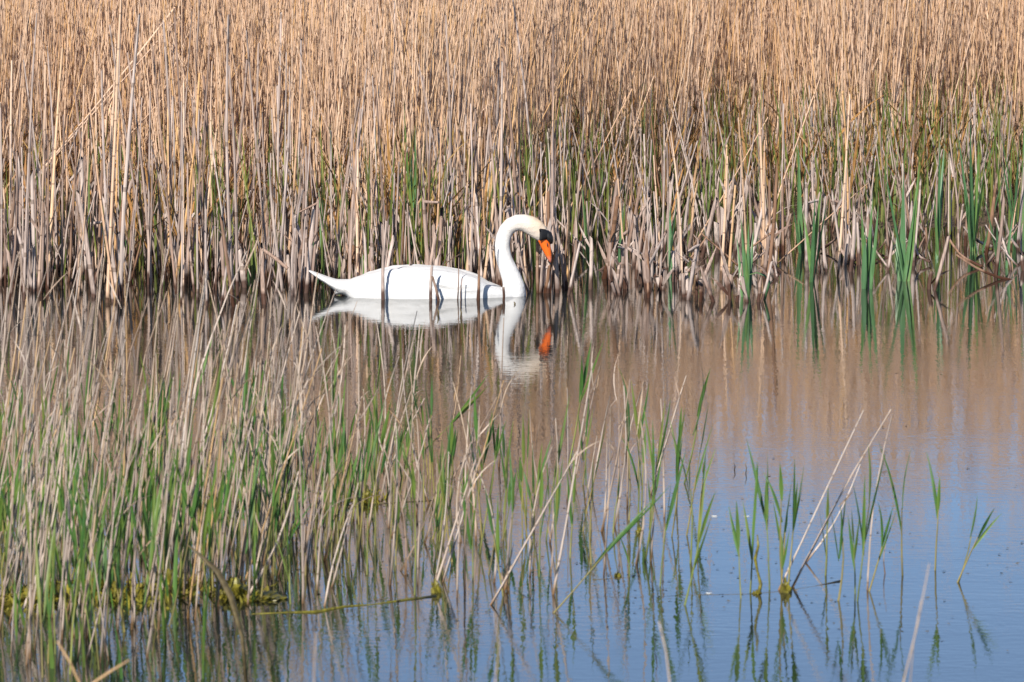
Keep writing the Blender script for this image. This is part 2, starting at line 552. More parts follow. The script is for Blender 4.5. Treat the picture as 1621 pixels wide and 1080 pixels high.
# ------------------------------------------------------------------ individual tall dry stalks along the edge
STALK = [unit_stem(M['cattail'], sides=6, segs=5, bow=3.5, taper=0.55, slant=0.004, jag=0.004, name='stalk') for _ in range(8)]
STALK_T = [unit_stem(M['reed'], sides=6, segs=5, bow=4.5, taper=0.55, slant=0.003, jag=0.003, name='stalk') for _ in range(8)]
CATTAIL_FEET = ((1178, 470), (1268, 400), (1283, 447), (1373, 457), (1433, 445), (1484, 410), (1545, 398), (1586, 425), (650, 430), (505, 445), (398, 430), (930, 425))
def back_x_ok(px, py):
    if any(abs(px - cx) < (30 if cx > 1300 else 20) and py > cy - 22 for cx, cy in CATTAIL_FEET):
        return False                # nothing stands in front of a green cattail
    return not (480 < px < 890 and py > 466)
def tall_stalk(px, py, h, r, dx, dy, mesh, label=None):
    p = ground(px, py)
    p.z = -0.06
    o = add('dry_reed_stalk', mesh)
    put(o, p, (dx, dy, 1), random.uniform(0, 6.28), (r, r, h))
    tag(o, label or '%s %s %s reed stalk %s, %s' % (rank(py), size_word(h, .7, .95, 1.35), 'thick grey' if r > .0085 else 'tan' if mesh in STALK_T else 'grey', lean_word(dx), back_zone(px)),
        'reed stalk', 'dry reed stalks along the edge of the reed bed')
    return o
cnt = 0
while cnt < 270:
    u = random.random()
    px = random.uniform(-20, 500) if u < 0.42 else random.uniform(480, 900) if u < 0.74 else random.uniform(880, 1641)
    py = random.uniform(395, 480) if px < 500 else random.uniform(395, 464) if px < 890 else random.uniform(385, 462)
    if not back_x_ok(px, py):
        continue
    h = random.triangular(0.4, 1.6, 0.85) if px < 520 else random.triangular(0.35, 1.5, 0.8) if px < 890 else random.triangular(0.25, 1.1, 0.45)
    r = random.triangular(0.004, 0.0115, 0.006)
    tall_stalk(px, py, h, r, random.gauss(0.0, 0.07), random.gauss(0.02, 0.06), random.choice(STALK if random.random() < .7 else STALK_T))
    cnt += 1
# long fallen stems slanting across the bed
for bx, by, tx, ty, yy, r in ((-10, 350, 275, 10, 32.2, .0065), (40, 300, 285, 25, 32.5, .0055), (205, 212, 262, 150, 32.6, .005),
                              (1225, 330, 1300, 120, 33.0, .005), (985, 250, 1035, 120, 34.5, .004), (1160, 280, 1215, 185, 33.2, .0045),
                              (1330, 330, 1375, 290, 32.5, .0045), (60, 230, 20, 60, 33, .005), (560, 250, 640, 60, 33.5, .0045), (900, 330, 1000, 140, 33.5, .0045)):
    a, b = at(bx, by, yy), at(tx, ty, yy + 0.25)
    d = (b - a)
    # carry the foot of the stem down towards the water
    a2 = a - d * ((a.z + 0.05) / d.z) if d.z > 0.05 and (a.z / d.z) * d.length < 1.2 else a - d * 0.4
    o = add('slanting_reed_stalk', random.choice(STALK_T))
    put(o, a2, b - a2, 0, (r, r, (b - a2).length))
    tag(o, 'long thin stalk slanting %s across reeds, foot %s' % ('leftward' if tx < bx else 'rightward', back_zone(bx)),
        'reed stalk', 'dry stalks slanting across the reed bed')

# ------------------------------------------------------------------ individual broken cattail stumps
STUMP = [unit_stem(M['cattail'], sides=7, segs=3, bow=0.8, taper=random.uniform(.7, 1.0), slant=random.uniform(0.0, 0.12), jag=0.06, name='stump') for _ in range(10)]
SPLINTER = [unit_blade(M['cattail'], d, wide=0.4, segs=4, fold=0.6, twist=0.6, name='torn_leaf') for d in (0.2, 0.5, 0.9)]
FOLD = [unit_stem(M['cattail'], sides=6, segs=2, bow=0.5, taper=.75, jag=0.03, name='broken_tip') for _ in range(3)]
def stump(px, py, h, r, dx, dy, torn, fold, label=None):
    p = ground(px, py)
    p.z = -0.06
    e = add('cattail_stump', None)
    e.empty_display_size = 0.05
    put(e, p, (dx, dy, 1), random.uniform(0, 6.28))
    s = add('stalk', random.choice(STUMP), e)
    s.scale = (r, r * random.uniform(.7, 1), h)
    for k in range(torn):
        t = add('torn_leaf', random.choice(SPLINTER), e)
        l = random.uniform(.08, .22)
        put(t, (0, 0, h * random.uniform(.45, .9)), (random.uniform(-.7, .7), random.uniform(-.7, .7), 1), random.uniform(0, 6.28), (l, random.uniform(.012, .025), l))
    if fold:
        t = add('broken_tip', random.choice(FOLD), e)
        put(t, (0, 0, h * 0.985), (random.choice((-1, 1)) * random.uniform(.5, 1.2), random.uniform(-.6, .6), random.uniform(-1.0, .3)), 0, (r * .8, r * .8, random.uniform(.06, .18)))
    extra = 'folded' if fold else 'ragged' if torn > 1 else 'torn' if torn else 'bare'
    tag(e, label or '%s %s %s %s stump %s, %s' % (rank(py), size_word(h, .2, .32, .5), 'thick' if r > .0135 else 'narrow', extra, lean_word(dx), back_zone(px)),
        'cattail stump', 'broken cattail stumps along the reed edge')
    return e
cnt = 0
clusters = [(random.uniform(-20, 900), random.uniform(392, 484)) for _ in range(48)]
clusters += [(random.uniform(900, 1640), random.triangular(385, 470, 405)) for _ in range(26)]
clusters += [(x_, y_) for x_, y_ in ((1105, 470), (1165, 476), (1185, 474), (1270, 428), (1375, 456), (1440, 455), (1515, 395), (1565, 432), (1600, 428), (985, 455), (1040, 462), (900, 455), (945, 448), (1090, 468), (1210, 440), (1335, 418), (1405, 440), (1460, 432))] * 2
while cnt < 280:
    cx, cy = random.choice(clusters)
    px, py = random.gauss(cx, 13), random.gauss(cy, 7)
    py = min(max(py, 384), 486 if px < 470 else 464 if px < 890 else 478)
    if px < -40 or px > 1660 or (not back_x_ok(px, py) and random.random() < .8):
        continue
    if px > 1120 and 424 < py < 455 and random.random() < .6:
        continue
    k = random.random()
    h = random.triangular(.12, .6, .24) if px > 480 else random.triangular(.15, .75, .32)
    if px > 890 and py > 455:
        h *= 0.6
    stump(px, py, h, random.triangular(.006, .0155, .0095), random.gauss(0, .12), random.gauss(0, .10),
          0 if k < .45 else 1 if k < .75 else 2, random.random() < .13)
    cnt += 1

# stems that stand in front of the swan
for px, py, tx, ty, w, lab in ((607, 475.2, 613, 350, 6.5, 'slim grey stalk crossing the rear of the swan back'),
                               (754, 474.8, 757, 395, 4.5, 'left of two thin stalks in front of the swan shoulder'),
                               (758, 475.4, 765, 350, 5.0, 'right of two thin stalks in front of the swan shoulder'),
                               (724, 474.6, 726, 408, 2.6, 'very thin olive stalk in front of the swan wing'),
                               (732, 475.2, 733, 440, 2.4, 'short very thin stalk low in front of the swan wing')):
    p = ground(px, py)
    q = at(tx, ty, p.y + 0.02)
    d = q - p
    o = add('dry_reed_stalk', random.choice(STALK))
    r = w / 2 * p.y / F
    put(o, p - d.normalized() * 0.05, d, 1.0, (r, r, d.length + .05))
    tag(o, lab, 'reed stalk', 'stalks standing in front of the swan')
p = ground(683, 476)
e = stump(683, 476, 0.225, 0.0095, 0.02, 0.0, 0, False, 'thick broken stump with bent side piece before the middle of the swan')
t = add('broken_tip', FOLD[0], e)
t.matrix_parent_inverse = Matrix()
put(t, e.rotation_quaternion.inverted() @ Vector((0.035, -0.01, 0.06)), e.rotation_quaternion.inverted() @ Vector((-0.28, 0, 1)), 0, (.008, .008, .12))
stump(797, 476.5, 0.125, 0.0065, 0.0, 0.0, 0, False, 'short narrow stump standing at the base of the swan neck')

# broken pieces lying among the stumps
for i in range(64):
    px = random.uniform(930, 1641) if random.random() < .72 else random.uniform(-20, 470)
    py = random.uniform(390, 446)
    p = ground(px, py)
    o = add('fallen_stalk_piece', random.choice(STALK))
    a = random.uniform(0, 6.28)
    el = random.uniform(.35, 1.5)
    p.z = random.uniform(-.03, .02)
    l = random.uniform(.1, .34)
    put(o, p, (math.cos(a), math.sin(a) * .6, el), 0, (random.uniform(.005, .010),) * 2 + (l,))
    tag(o, '%s broken stalk piece lying %s, %s, %s' % ('short' if l < .2 else 'long', 'low' if el < .7 else 'aslant leftward' if math.cos(a) < 0 else 'aslant rightward', rank(py), back_zone(px)),
        'stalk piece', 'broken stalk pieces lying among the stumps')

# ------------------------------------------------------------------ green cattails
CBLADE = [unit_blade(M['cattail_leaf'], d, wide=0.3, segs=7, fold=0.3, twist=tw, tip=1.0) for d, tw in ((0.02, .3), (.06, -.5), (.12, .6), (.2, .2), (.03, 1.0), (.08, -1.1))]
def cattail(px, py, tops, label, w=0.018, name='green_cattail'):
    p = ground(px, py)
    e = add(name, None)
    e.location = (p.x, p.y, -0.05)
    for (tx, ty) in tops:
        q = at(tx, ty, p.y + random.uniform(-.12, .12))
        b = Vector((p.x + random.uniform(-.025, .025), p.y + random.uniform(-.04, .04), -.05))
        d = q - b
        o = add('leaf', random.choice(CBLADE[:5]), e)
        L = d.length
        put(o, b - e.location, d, 0, (L, 1.5 * w * random.uniform(.8, 1.25), L))
        o.rotation_quaternion = lean_rot(d, random.choice((1, -1)) * math.pi / 2 + random.uniform(-.6, .6))
    tag(e, label, 'cattail', 'green cattails at the reed edge')
    return e
cattail(1178, 470, [(1176, 340), (1185, 352), (1170, 372), (1192, 362), (1182, 395)], 'small green cattail tuft right of the swan, rooted nearest the open water', .015)
cattail(1268, 400, [(1272, 187), (1264, 225), (1258, 320), (1280, 300)], 'tall single green cattail with bright upright blades, between the tuft and the right-hand group', .020)
cattail(1283, 447, [(1297, 278), (1290, 300), (1276, 330), (1302, 310)], 'narrow green cattail just right of the tall single one', .015)
cattail(1373, 457, [(1363, 320), (1378, 330), (1395, 320), (1385, 305), (1370, 365)], 'green cattail clump standing farthest out in the water on the right', .017)
cattail(1433, 445, [(1392, 255), (1430, 270), (1455, 258), (1412, 330), (1420, 350), (1448, 300)], 'wide fan of green cattail blades right of the outermost clump', .018)
cattail(1484, 410, [(1487, 200), (1492, 225), (1478, 300)], 'dark tall cattail blade bundle between two fans on the right', .017)
cattail(1545, 398, [(1497, 200), (1523, 185), (1573, 195), (1612, 185), (1540, 240), (1555, 215), (1530, 260), (1562, 270)], 'largest green cattail fan near the right edge of the reeds', .019)
cattail(1586, 425, [(1568, 297), (1590, 320), (1578, 350), (1600, 330)], 'small green cattail in front of the largest fan', .014)
cattail(1612, 380, [(1600, 190), (1622, 175), (1615, 230), (1590, 250)], 'green cattail cut by the right picture edge', .016)
cattail(652, 438, [(638, 155), (658, 195), (646, 225), (668, 270), (636, 300), (662, 240)], 'tall dark green cattail rising behind the middle of the swan back', .025)
cattail(505, 445, [(503, 315), (512, 290), (497, 350)], 'slim green cattail behind the swan tail', .014)
cattail(398, 430, [(396, 330), (402, 355), (390, 370)], 'slim green cattail left of the swan tail', .014)
cattail(930, 425, [(925, 290), (940, 310), (918, 330)], 'slim green cattail right of the swan bill', .013)
cattail(985, 430, [(992, 335), (980, 320)], 'pair of green blades second right of the swan bill', .014)
cattail(1065, 440, [(1075, 300), (1060, 320)], 'pair of green blades midway between swan and small cattail tuft', .012)
cattail(205, 400, [(210, 250), (200, 270), (214, 290)], 'slim green cattail among the tall stalks at the left', .013)
cattail(95, 430, [(100, 300), (88, 330)], 'pair of green blades near the left picture edge', .012)
cattail(575, 445, [(580, 355), (572, 385)], 'short olive blades behind the rear of the swan', .011)
cattail(315, 420, [(325, 260), (310, 300)], 'pair of green blades midway along the left reed edge', .012)
# one blade bent over into the water
p = ground(1208, 476)
pts = [p + Vector((0.0, 0, -.03)), p + Vector((0.02, 0, .05)), p + Vector((0.03, 0, .09)), p + Vector((.01, 0, .12)), p + Vector((-.03, 0, .135)), p + Vector((-.07, -.01, .125))]
v, f = tube(pts, [.006, .009, .010, .009, .006, .002], 6, flat=.3)
tag(add('bent_cattail_blade', mesh_from('blade', v, f, M['cattail_leaf'])), 'green blade bent over in a hook beside the small cattail tuft', 'leaf')

# ------------------------------------------------------------------ the swan
def build_swan():
    S = D_SWAN / F * 1.005
    ORX, ORY = 690.0, 468.6
    yc = D_SWAN + 0.19
    root = add('mute_swan', None)
    root.location = ((ORX - W / 2) / F * yc, yc, 0)
    def X(px): return (px - ORX) * S
    def Z(py): return (ORY - py) * S
    def ellipse_loft(stations, n=28):
        v, f = [], []
        for (cx, cy, cz, ry, rzt, rzb, p) in stations:
            for k in range(n):
                a = 2 * math.pi * k / n
                c, s = math.cos(a), math.sin(a)
                yy = ry * math.copysign(abs(c) ** p, c)
                zz = (rzt if s >= 0 else rzb) * math.copysign(abs(s) ** p, s)
                v.append((cx, cy + yy, cz + zz))
        m = len(stations)
        for i in range(m - 1):
            for k in range(n):
                f.append((i * n + k, (i + 1) * n + k, (i + 1) * n + (k + 1) % n, i * n + (k + 1) % n))
        f.append(tuple(range(n)))
        f.append(tuple(reversed(range((m - 1) * n, m * n))))
        return v, f
    V, Fc = [], []
    def join(v, f):
        k = len(V)
        V.extend([tuple(q) for q in v])
        Fc.extend([tuple(i + k for i in g) for g in f])
    # trunk with its raised folded back: photo column, top row, half width, depth below water
    prof = [(528, 455, .035, .02), (536, 451, .07, .03), (546, 447, .10, .05), (560, 440, .135, .08), (589, 431.5, .18, .11), (618, 425.5, .205, .13),
            (658, 420.5, .215, .14), (690, 421.5, .212, .14), (724, 428, .20, .14), (753, 438, .18, .13), (776, 449, .15, .12), (797, 458, .12, .11), (815, 464, .09, .09), (828, 468, .055, .06), (833, 474, .02, .02)]
    st = []
    for px, py, hw, dep in prof:
        mid = 0.018 if px > 555 else Z(py) - .02
        if px > 800:
            mid = 0.0
        st.append((X(px), 0, mid, hw, max(Z(py) - mid, .01), dep if px > 555 else .02 + (px - 528) * S * .35, .88))
    join(*ellipse_loft(st))
    # tail wedge
    st = []
    for px, pt, pb, hw in ((486, 427.5, 429.5, .018), (494, 430, 436, .04), (505, 434, 444, .055), (517, 438.5, 452, .07), (532, 443, 463, .08), (550, 443, 471, .09), (575, 440, 474, .09)):
        zc = (Z(pt) + Z(pb)) / 2
        st.append((X(px), 0, zc, hw, Z(pt) - zc, zc - Z(pb), .9))
    join(*ellipse_loft(st, 20))
    # folded wings: long shells on either flank, ending in crossed tips over the tail
    for sg in (-1, 1):
        st = []
        for px, zc, yo, hw, ht in ((548, .064, .02, .014, .006), (558, .072, .035, .03, .014), (582, .092, .075, .055, .034), (620, .098, .11, .075, .055), (660, .096, .125, .083, .062),
                                   (700, .088, .125, .085, .062), (735, .072, .115, .082, .060), (757, .058, .105, .075, .052), (770, .047, .095, .055, .036), (777, .042, .09, .02, .014)):
            st.append((X(px), sg * yo, zc - (.017 if px > 560 else .008), hw, ht, ht * 1.1, .95))
        join(*ellipse_loft(st, 20))
        # shoulder bulge in front of the wing fold
        st = []
        for px, zc, yo, hw, ht in ((752, .02, .10, .04, .03), (762, .022, .10, .062, .045), (776, .016, .085, .06, .043), (792, .005, .06, .05, .036), (806, 0, .03, .03, .02)):
            st.append((X(px), sg * yo, zc, hw, ht, ht, 1.0))
        join(*ellipse_loft(st, 16))
    # neck and head: one tapering tube along the S
    cl = [(806, 492, 20), (812, 478, 20), (815, 466, 18.6), (814, 455, 17.6), (810, 441, 15.8), (804.5, 427, 14.4), (799, 413, 13.2), (796, 400, 12.6), (795.3, 388, 12.3), (797, 376, 12.2),
          (801.5, 365, 12.2), (809, 357, 12.6), (819, 352.8, 13.2), (830, 353, 14), (840, 356.8, 15), (849, 362.8, 15.3), (856, 369.5, 13.6), (861, 375.5, 10.5), (864.5, 380, 6.5)]
    pts = [Vector((X(a), 0, Z(b))) for a, b, c in cl]
    rad = [c * S for a, b, c in cl]
    n = 22
    v, f = [], []
    for i, p in enumerate(pts):
        d = (pts[min(i + 1, len(pts) - 1)] - pts[max(i - 1, 0)]).normalized()
        side = Vector((0, 1, 0))
        up = d.cross(side)
        wl = 1.0 if i < 12 else 0.92 if i < 15 else 0.85
        if i < 4:
            wl = 1.0 + (4 - i) * 0.22
        for k in range(n):
            a = 2 * math.pi * k / n
            v.append(p + (side * math.cos(a) * wl + up * math.sin(a)) * rad[i])
    for i in range(len(pts) - 1):
        for k in range(n):
            f.append((i * n + k, i * n + (k + 1) % n, (i + 1) * n + (k + 1) % n, (i + 1) * n + k))
    f.append(tuple(reversed(range(n))))
    f.append(tuple(range((len(pts) - 1) * n, len(pts) * n)))
    join(v, f)
    # plumage material: white, rusty-cream wash on crown and upper neck
    m, t, b = new_mat('swan_plumage')
    tc = node(t, 'ShaderNodeTexCoord')
    head = node(t, 'ShaderNodeVectorMath', operation='DISTANCE')
    head.inputs[1].default_value = (X(854), 0, Z(352))
    t.links.new(tc.outputs['Object'], head.inputs[0])
    nz = node(t, 'ShaderNodeTexNoise', ins={'Scale': 55.0, 'Detail': 4.0})
    t.links.new(tc.outputs['Object'], nz.inputs[0])
    dist = math_node(t, 'ADD', head.outputs['Value'], math_node(t, 'MULTIPLY_ADD', nz.outputs[0], .05, -.025))
    wash = ramp(t, math_node(t, 'MULTIPLY', dist, 4.0), [(0.0, (.9, .9, .9)), (.3, (.45, .45, .45)), (.6, (.2, .2, .2)), (1.0, (.05, .05, .05))])
    col = mixcol(t, wash, (.70, .70, .695), (.64, .44, .25))
    t.links.new(col, b.inputs['Base Color'])
    b.inputs['Roughness'].default_value = .75
    b.inputs['Specular IOR Level'].default_value = .2
    mp = node(t, 'ShaderNodeMapping', ins={'Scale': (16, 45, 45)})
    t.links.new(tc.outputs['Object'], mp.inputs[0])
    vo = node(t, 'ShaderNodeTexVoronoi', ins={'Scale': 1.0})
    t.links.new(mp.outputs[0], vo.inputs['Vector'])
    n5 = node(t, 'ShaderNodeTexNoise', ins={'Scale': 130.0, 'Detail': 3.0})
    t.links.new(tc.outputs['Object'], n5.inputs[0])
    hsum = math_node(t, 'MULTIPLY_ADD', vo.outputs['Distance'], .6, math_node(t, 'MULTIPLY', n5.outputs[0], .4))
    bp = node(t, 'ShaderNodeBump', ins={'Strength': .5, 'Distance': .008})
    t.links.new(hsum, bp.inputs['Height'])
    t.links.new(bp.outputs[0], b.inputs['Normal'])
    me = mesh_from('raw', V, Fc, m)
    tmp = add('tmp', me)
    rm = tmp.modifiers.new('r', 'REMESH')
    rm.mode = 'VOXEL'
    rm.voxel_size = 0.0055
    sm = tmp.modifiers.new('s', 'SMOOTH')
    sm.factor = .5
    sm.iterations = 7
    dg = bpy.context.evaluated_depsgraph_get()
    body = bpy.data.meshes.new_from_object(tmp.evaluated_get(dg))
    bpy.data.objects.remove(tmp)
    body.name = 'body'
    body.polygons.foreach_set('use_smooth', [True] * len(body.polygons))
    # long folded flight feathers: low overlapping steps along each flank
    for q in body.vertices:
        c = q.co
        px_ = c.x / S + ORX
        if 556 < px_ < 768 and c.z > .02 and abs(c.y) > .04:
            k = min(1, (px_ - 556) / 40, (768 - px_) / 30, (c.z - .02) / .02, (abs(c.y) - .04) / .03)
            ph = (c.z * 34 + c.x * 3.2 + abs(c.y) * 6 + .25 * math.sin(c.x * 23)) % 1.0
            ph2 = (c.x * 15 + c.z * 9) % 1.0
            q.co = c + Vector((0, math.copysign(1, c.y), .5)) * k * (.0042 * (ph - .5) + (.0018 * (ph2 - .5) if px_ > 650 else 0))
    if not body.materials:
        body.materials.append(m)
    body.materials[0] = m
    add('body', body, root)
    # bill: spatulate, orange, with a paler nail at the tip
    mo, t, b = new_mat('bill_orange')
    tc = node(t, 'ShaderNodeTexCoord')
    sp = node(t, 'ShaderNodeSeparateXYZ')
    t.links.new(tc.outputs['Object'], sp.inputs[0])
    k = node(t, 'ShaderNodeMapRange', ins={1: Z(404), 2: Z(411), 3: 0.0, 4: 1.0})
    t.links.new(sp.outputs[2], k.inputs[0])
    t.links.new(mixcol(t, k.outputs[0], (.82, .14, .008), (.72, .22, .13)), b.inputs['Base Color'])
    b.inputs['Roughness'].default_value = .4
    mb, t, b = new_mat('bill_black')
    b.inputs['Base Color'].default_value = (.012, .011, .011, 1)
    b.inputs['Roughness'].default_value = .45
    def section_loft(secs, n=18):
        # secs: (px1, py1, px2, py2, halfwidth): lower-left and upper-right edge of each side-view section
        v, f = [], []
        for (x1, y1, x2, y2, hw) in secs:
            a = Vector((X(x1), 0, Z(y1)))
            c = Vector((X(x2), 0, Z(y2)))
            mid, ax = (a + c) / 2, (c - a) / 2
            for q in range(n):
                w = 2 * math.pi * q / n
                v.append(mid + ax * math.cos(w) + Vector((0, hw * math.sin(w), 0)))
        for i in range(len(secs) - 1):
            for q in range(n):
                f.append((i * n + q, i * n + (q + 1) % n, (i + 1) * n + (q + 1) % n, (i + 1) * n + q))
        f.append(tuple(reversed(range(n))))
        f.append(tuple(range((len(secs) - 1) * n, len(secs) * n)))
        return v, f
    v, f = section_loft([(851, 380, 866, 372, .024), (853.2, 384, 869, 379, .023), (856, 390.5, 871.5, 387, .021), (859.5, 397.5, 872.8, 394.5, .0195), (864, 405.5, 873.6, 402.5, .019), (867.3, 411.5, 874.0, 409, .0175), (869.8, 415, 873.8, 413.4, .011), (872, 416.8, 873, 416.2, .004)])
    bill = add('bill', mesh_from('bill', v, f, mo), root)
    for sg in (-1, 1):
        v, f = tube([(X(866), sg * .0185, Z(384)), (X(867), sg * .0185, Z(388)), (X(868), sg * .0178, Z(392))], [.0015, .0035, .0015], 8)
        add('nostril', mesh_from('nostril', v, f, mb), bill)
    # black knob and lores running back to the eye
    v, f = section_loft([(859, 366, 861, 363.5, .010), (860, 373, 868, 364.5, .0225), (861.5, 378.5, 873.5, 368.5, .0245), (864, 381.5, 876, 375.5, .0235), (868, 383.5, 876.4, 381.5, .017), (871, 387, 875.5, 386, .009)])
    add('bill_knob', mesh_from('bill_knob', v, f, mb), root)
    me_, t, b = new_mat('eye_dark')
    b.inputs['Base Color'].default_value = (.006, .005, .005, 1)
    b.inputs['Roughness'].default_value = .08
    for sg in (-1, 1):
        # lore: flat black wedge on each cheek
        v, f = section_loft([(853.6, 362.5, 855.6, 361.2, .004), (854.5, 368, 863.5, 362.5, .006), (854.4, 374, 869, 366, .007), (853.8, 379, 872, 371, .006), (855.0, 381, 871, 376.5, .004)], 12)
        v = [Vector((q.x, q.y + sg * .0365 - sg * max(0, (q.x - X(856)) * .55), q.z)) for q in v]
        add('lore', mesh_from('lore', v, f, mb), root)
        bm = bmesh.new()
        bmesh.ops.create_uvsphere(bm, u_segments=12, v_segments=8, radius=.0052)
        em = bpy.data.meshes.new('eye')
        bm.to_mesh(em)
        bm.free()
        em.materials.append(me_)
        ey = add('eye', em, root)
        ey.location = (X(855.5), sg * .040, Z(364.5))
    tag(root, 'white mute swan with orange bill floating with bowed neck before the reeds', 'swan')
build_swan()

# ------------------------------------------------------------------ foreground reeds in the open water
FPALE = [unit_stem(M['pale'], sides=6, segs=6, bow=9.0, taper=0.4, jag=0.004, name='stalk') for _ in range(6)]
FSTALK = [unit_stem(M['fore'], sides=5, segs=6, bow=10.0, taper=0.4, jag=0.004, name='stalk') for _ in range(12)]
GSTEM = [unit_stem(M['olive'], sides=5, segs=4, bow=4.0, taper=0.5, name='stem') for _ in range(8)]
GBLADE = [unit_blade(M['leaf'], d, wide=0.3, segs=6, fold=0.5, twist=tw) for d, tw in ((0.03, .3), (.10, -.5), (.2, .6), (.35, .2), (.06, .9), (.15, -.8), (.55, .4))]
DBLADE = [unit_blade(M['fore'], d, wide=0.35, segs=5, fold=0.5, twist=tw) for d, tw in ((.3, .8), (.7, -.8), (1.1, .5))]

def fore_zone(px, py):
    k = max(1, round((py - 473) / BILL))
    if px < 487:
        return '%s left and %s below swan tail' % (many(max(1, round((487 - px) / BILL))), WORDS[min(k, 30)])
    return '%s right and %s below swan tail' % (many(max(1, round((px - 487) / BILL))), WORDS[min(k, 30)])

def fore_stalk(px, py, tx, ty, w, label=None, leaf=0, dy=0.0):
    p = ground(px, py)
    q = at(tx, ty, p.y + dy)
    d = q - p
    r = w / 2 * p.y / F
    e = add('dry_reed', None)
    e.location = (p.x, p.y, 0)
    o = add('stalk', random.choice(FPALE if label and 'pale' in label else FSTALK), e)
    put(o, -d.normalized() * 0.05, d, random.uniform(0, 6.28), (r, r, d.length + .05))
    for i in range(leaf):
        s = random.uniform(.35, .95)
        l = random.uniform(.06, .2)
        t = add('withered_leaf', random.choice(DBLADE), e)
        put(t, d * s, d.normalized() + Vector((random.uniform(-.5, .5), random.uniform(-.5, .5), 0)), random.uniform(0, 6.28), (l, random.uniform(.003, .007), l))
    h = d.length
    lw = lean_word(d.x / max(d.z, .05))
    tag(e, label or '%s %s dry reed %s, foot %s' % (size_word(h, .3, .5, .75), 'ragged' if leaf > 1 else 'one-leaved' if leaf else 'bare', lw, fore_zone(px, py)),
        'reed', 'dry reeds in the foreground water')
    return e

def shoot(px, py, tx, ty, n=3, w=None, label=None, spread=.14, dry=False):
    """young reed: thin stem, then blades clasping it and rising past its tip"""
    p = ground(px, py)
    q = at(tx, ty, p.y + random.uniform(-.03, .03))
    d = q - p
    L = d.length
    e = add('reed_shoot', None)
    e.location = (p.x, p.y, 0)
    dn = d.normalized()
    stem_l = L * random.uniform(.5, .7)
    r = random.uniform(.0026, .0042)
    o = add('stem', random.choice(GSTEM), e)
    put(o, -dn * .05, d, random.uniform(0, 6.28), (r, r, stem_l + .05))
    side = random.choice((-1, 1))
    for i in range(n):
        s0 = stem_l * (0.98 if i == 0 else random.uniform(.35, .95))
        ll = (L - s0) if i == 0 else random.uniform(.55, 1.15) * min(L * .7, .34)
        side = -side
        off = Vector((side * random.uniform(.04, spread) if i else 0, random.uniform(-.1, .1) if i else 0, 0))
        t = add('leaf', random.choice(GBLADE[:5] if i == 0 else GBLADE), e)
        wd = (w or random.triangular(.006, .018, .010)) * random.uniform(.85, 1.1) * (1 if i == 0 else .9)
        put(t, dn * s0, dn + off * 1.4, 0, (ll, wd, ll))
        t.rotation_quaternion = lean_rot(dn + off * 1.4, (0 if side > 0 else math.pi) + random.uniform(-.9, .9) + math.pi / 2 * random.choice((0, 1)))
    lw = lean_word(d.x / max(d.z, .05))
    tag(e, label or '%s green %s-leaved shoot %s, foot %s' % (size_word(L, .25, .36, .5), {1: 'one', 2: 'two', 3: 'three', 4: 'four', 5: 'five'}[n], lw, fore_zone(px, py)),
        'reed shoot', 'green reed shoots in the foreground water')
    return e

# right-hand open water, read one by one
for a in ((1084, 958, 1127, 769, 3, 'green shoot left of the leaning dry stalks, its foot on the floating stem'),
          (1173, 947, 1166, 787, 2, 'upright green shoot left of the mossy twisted stem'),
          (1187, 938, 1199, 730, 3, 'tall slim green shoot beside the mossy twisted stem'),
          (1218, 934, 1211, 752, 3, 'broad leaved green shoot right of the mossy twisted stem'),
          (1241, 934, 1236, 727, 4, 'tallest shoot of the green clump at the foot of the pale leaning stalks'),
          (1247, 936, 1262, 760, 4, 'right shoot of the green clump at the foot of the pale leaning stalks'),
          (1236, 936, 1246, 800, 3, 'short left shoot of the green clump at the foot of the pale leaning stalks'),
          (1307, 911, 1312, 768, 2, 'slim green shoot just right of the pale leaning stalks'),
          (1323, 951, 1337, 786, 3, 'green shoot with brownish tip, second right of the pale leaning stalks'),
          (1354, 940, 1350, 804, 3, 'broad short green shoot below the long pale stalk tips'),
          (1358, 952, 1388, 697, 4, 'tall green shoot leaning right below the long pale stalk tips'),
          (1376, 936, 1417, 795, 3, 'green shoot leaning right beside the thin upright dry stalk'),
          (1430, 911, 1426, 697, 2, 'thin lone upright green shoot with narrow tip on the right'),
          (1480, 903, 1488, 754, 2, 'thin lone green shoot, second from the right picture edge'),
          (1516, 922, 1572, 800, 2, 'lone forked green shoot nearest the right picture edge'),
          (1082, 765, 1121, 576, 2, 'tall lone green shoot rising high left of the blue open water'),
          (877, 970, 1033, 792, 3, 'green shoot leaning far over to the right below the swan bill reflection'),
          (640, 745, 776, 610, 2, 'long green blade leaning far right below the swan wing reflection'),
          (683, 800, 706, 716, 2, 'short dark green blade leaning right below the middle of the swan'),
          (425, 760, 350, 560, 2, 'green shoot leaning left at the edge of the left thicket'),
          (1062, 850, 1078, 690, 2, 'slim shoot right of the far leaning green shoot')):
    shoot(a[0], a[1], a[2], a[3], a[4], .013, a[5])
sh = shoot(1516, 922, 1556, 782, 1, .009, 'short inner blade beside the lone forked shoot near the right edge')
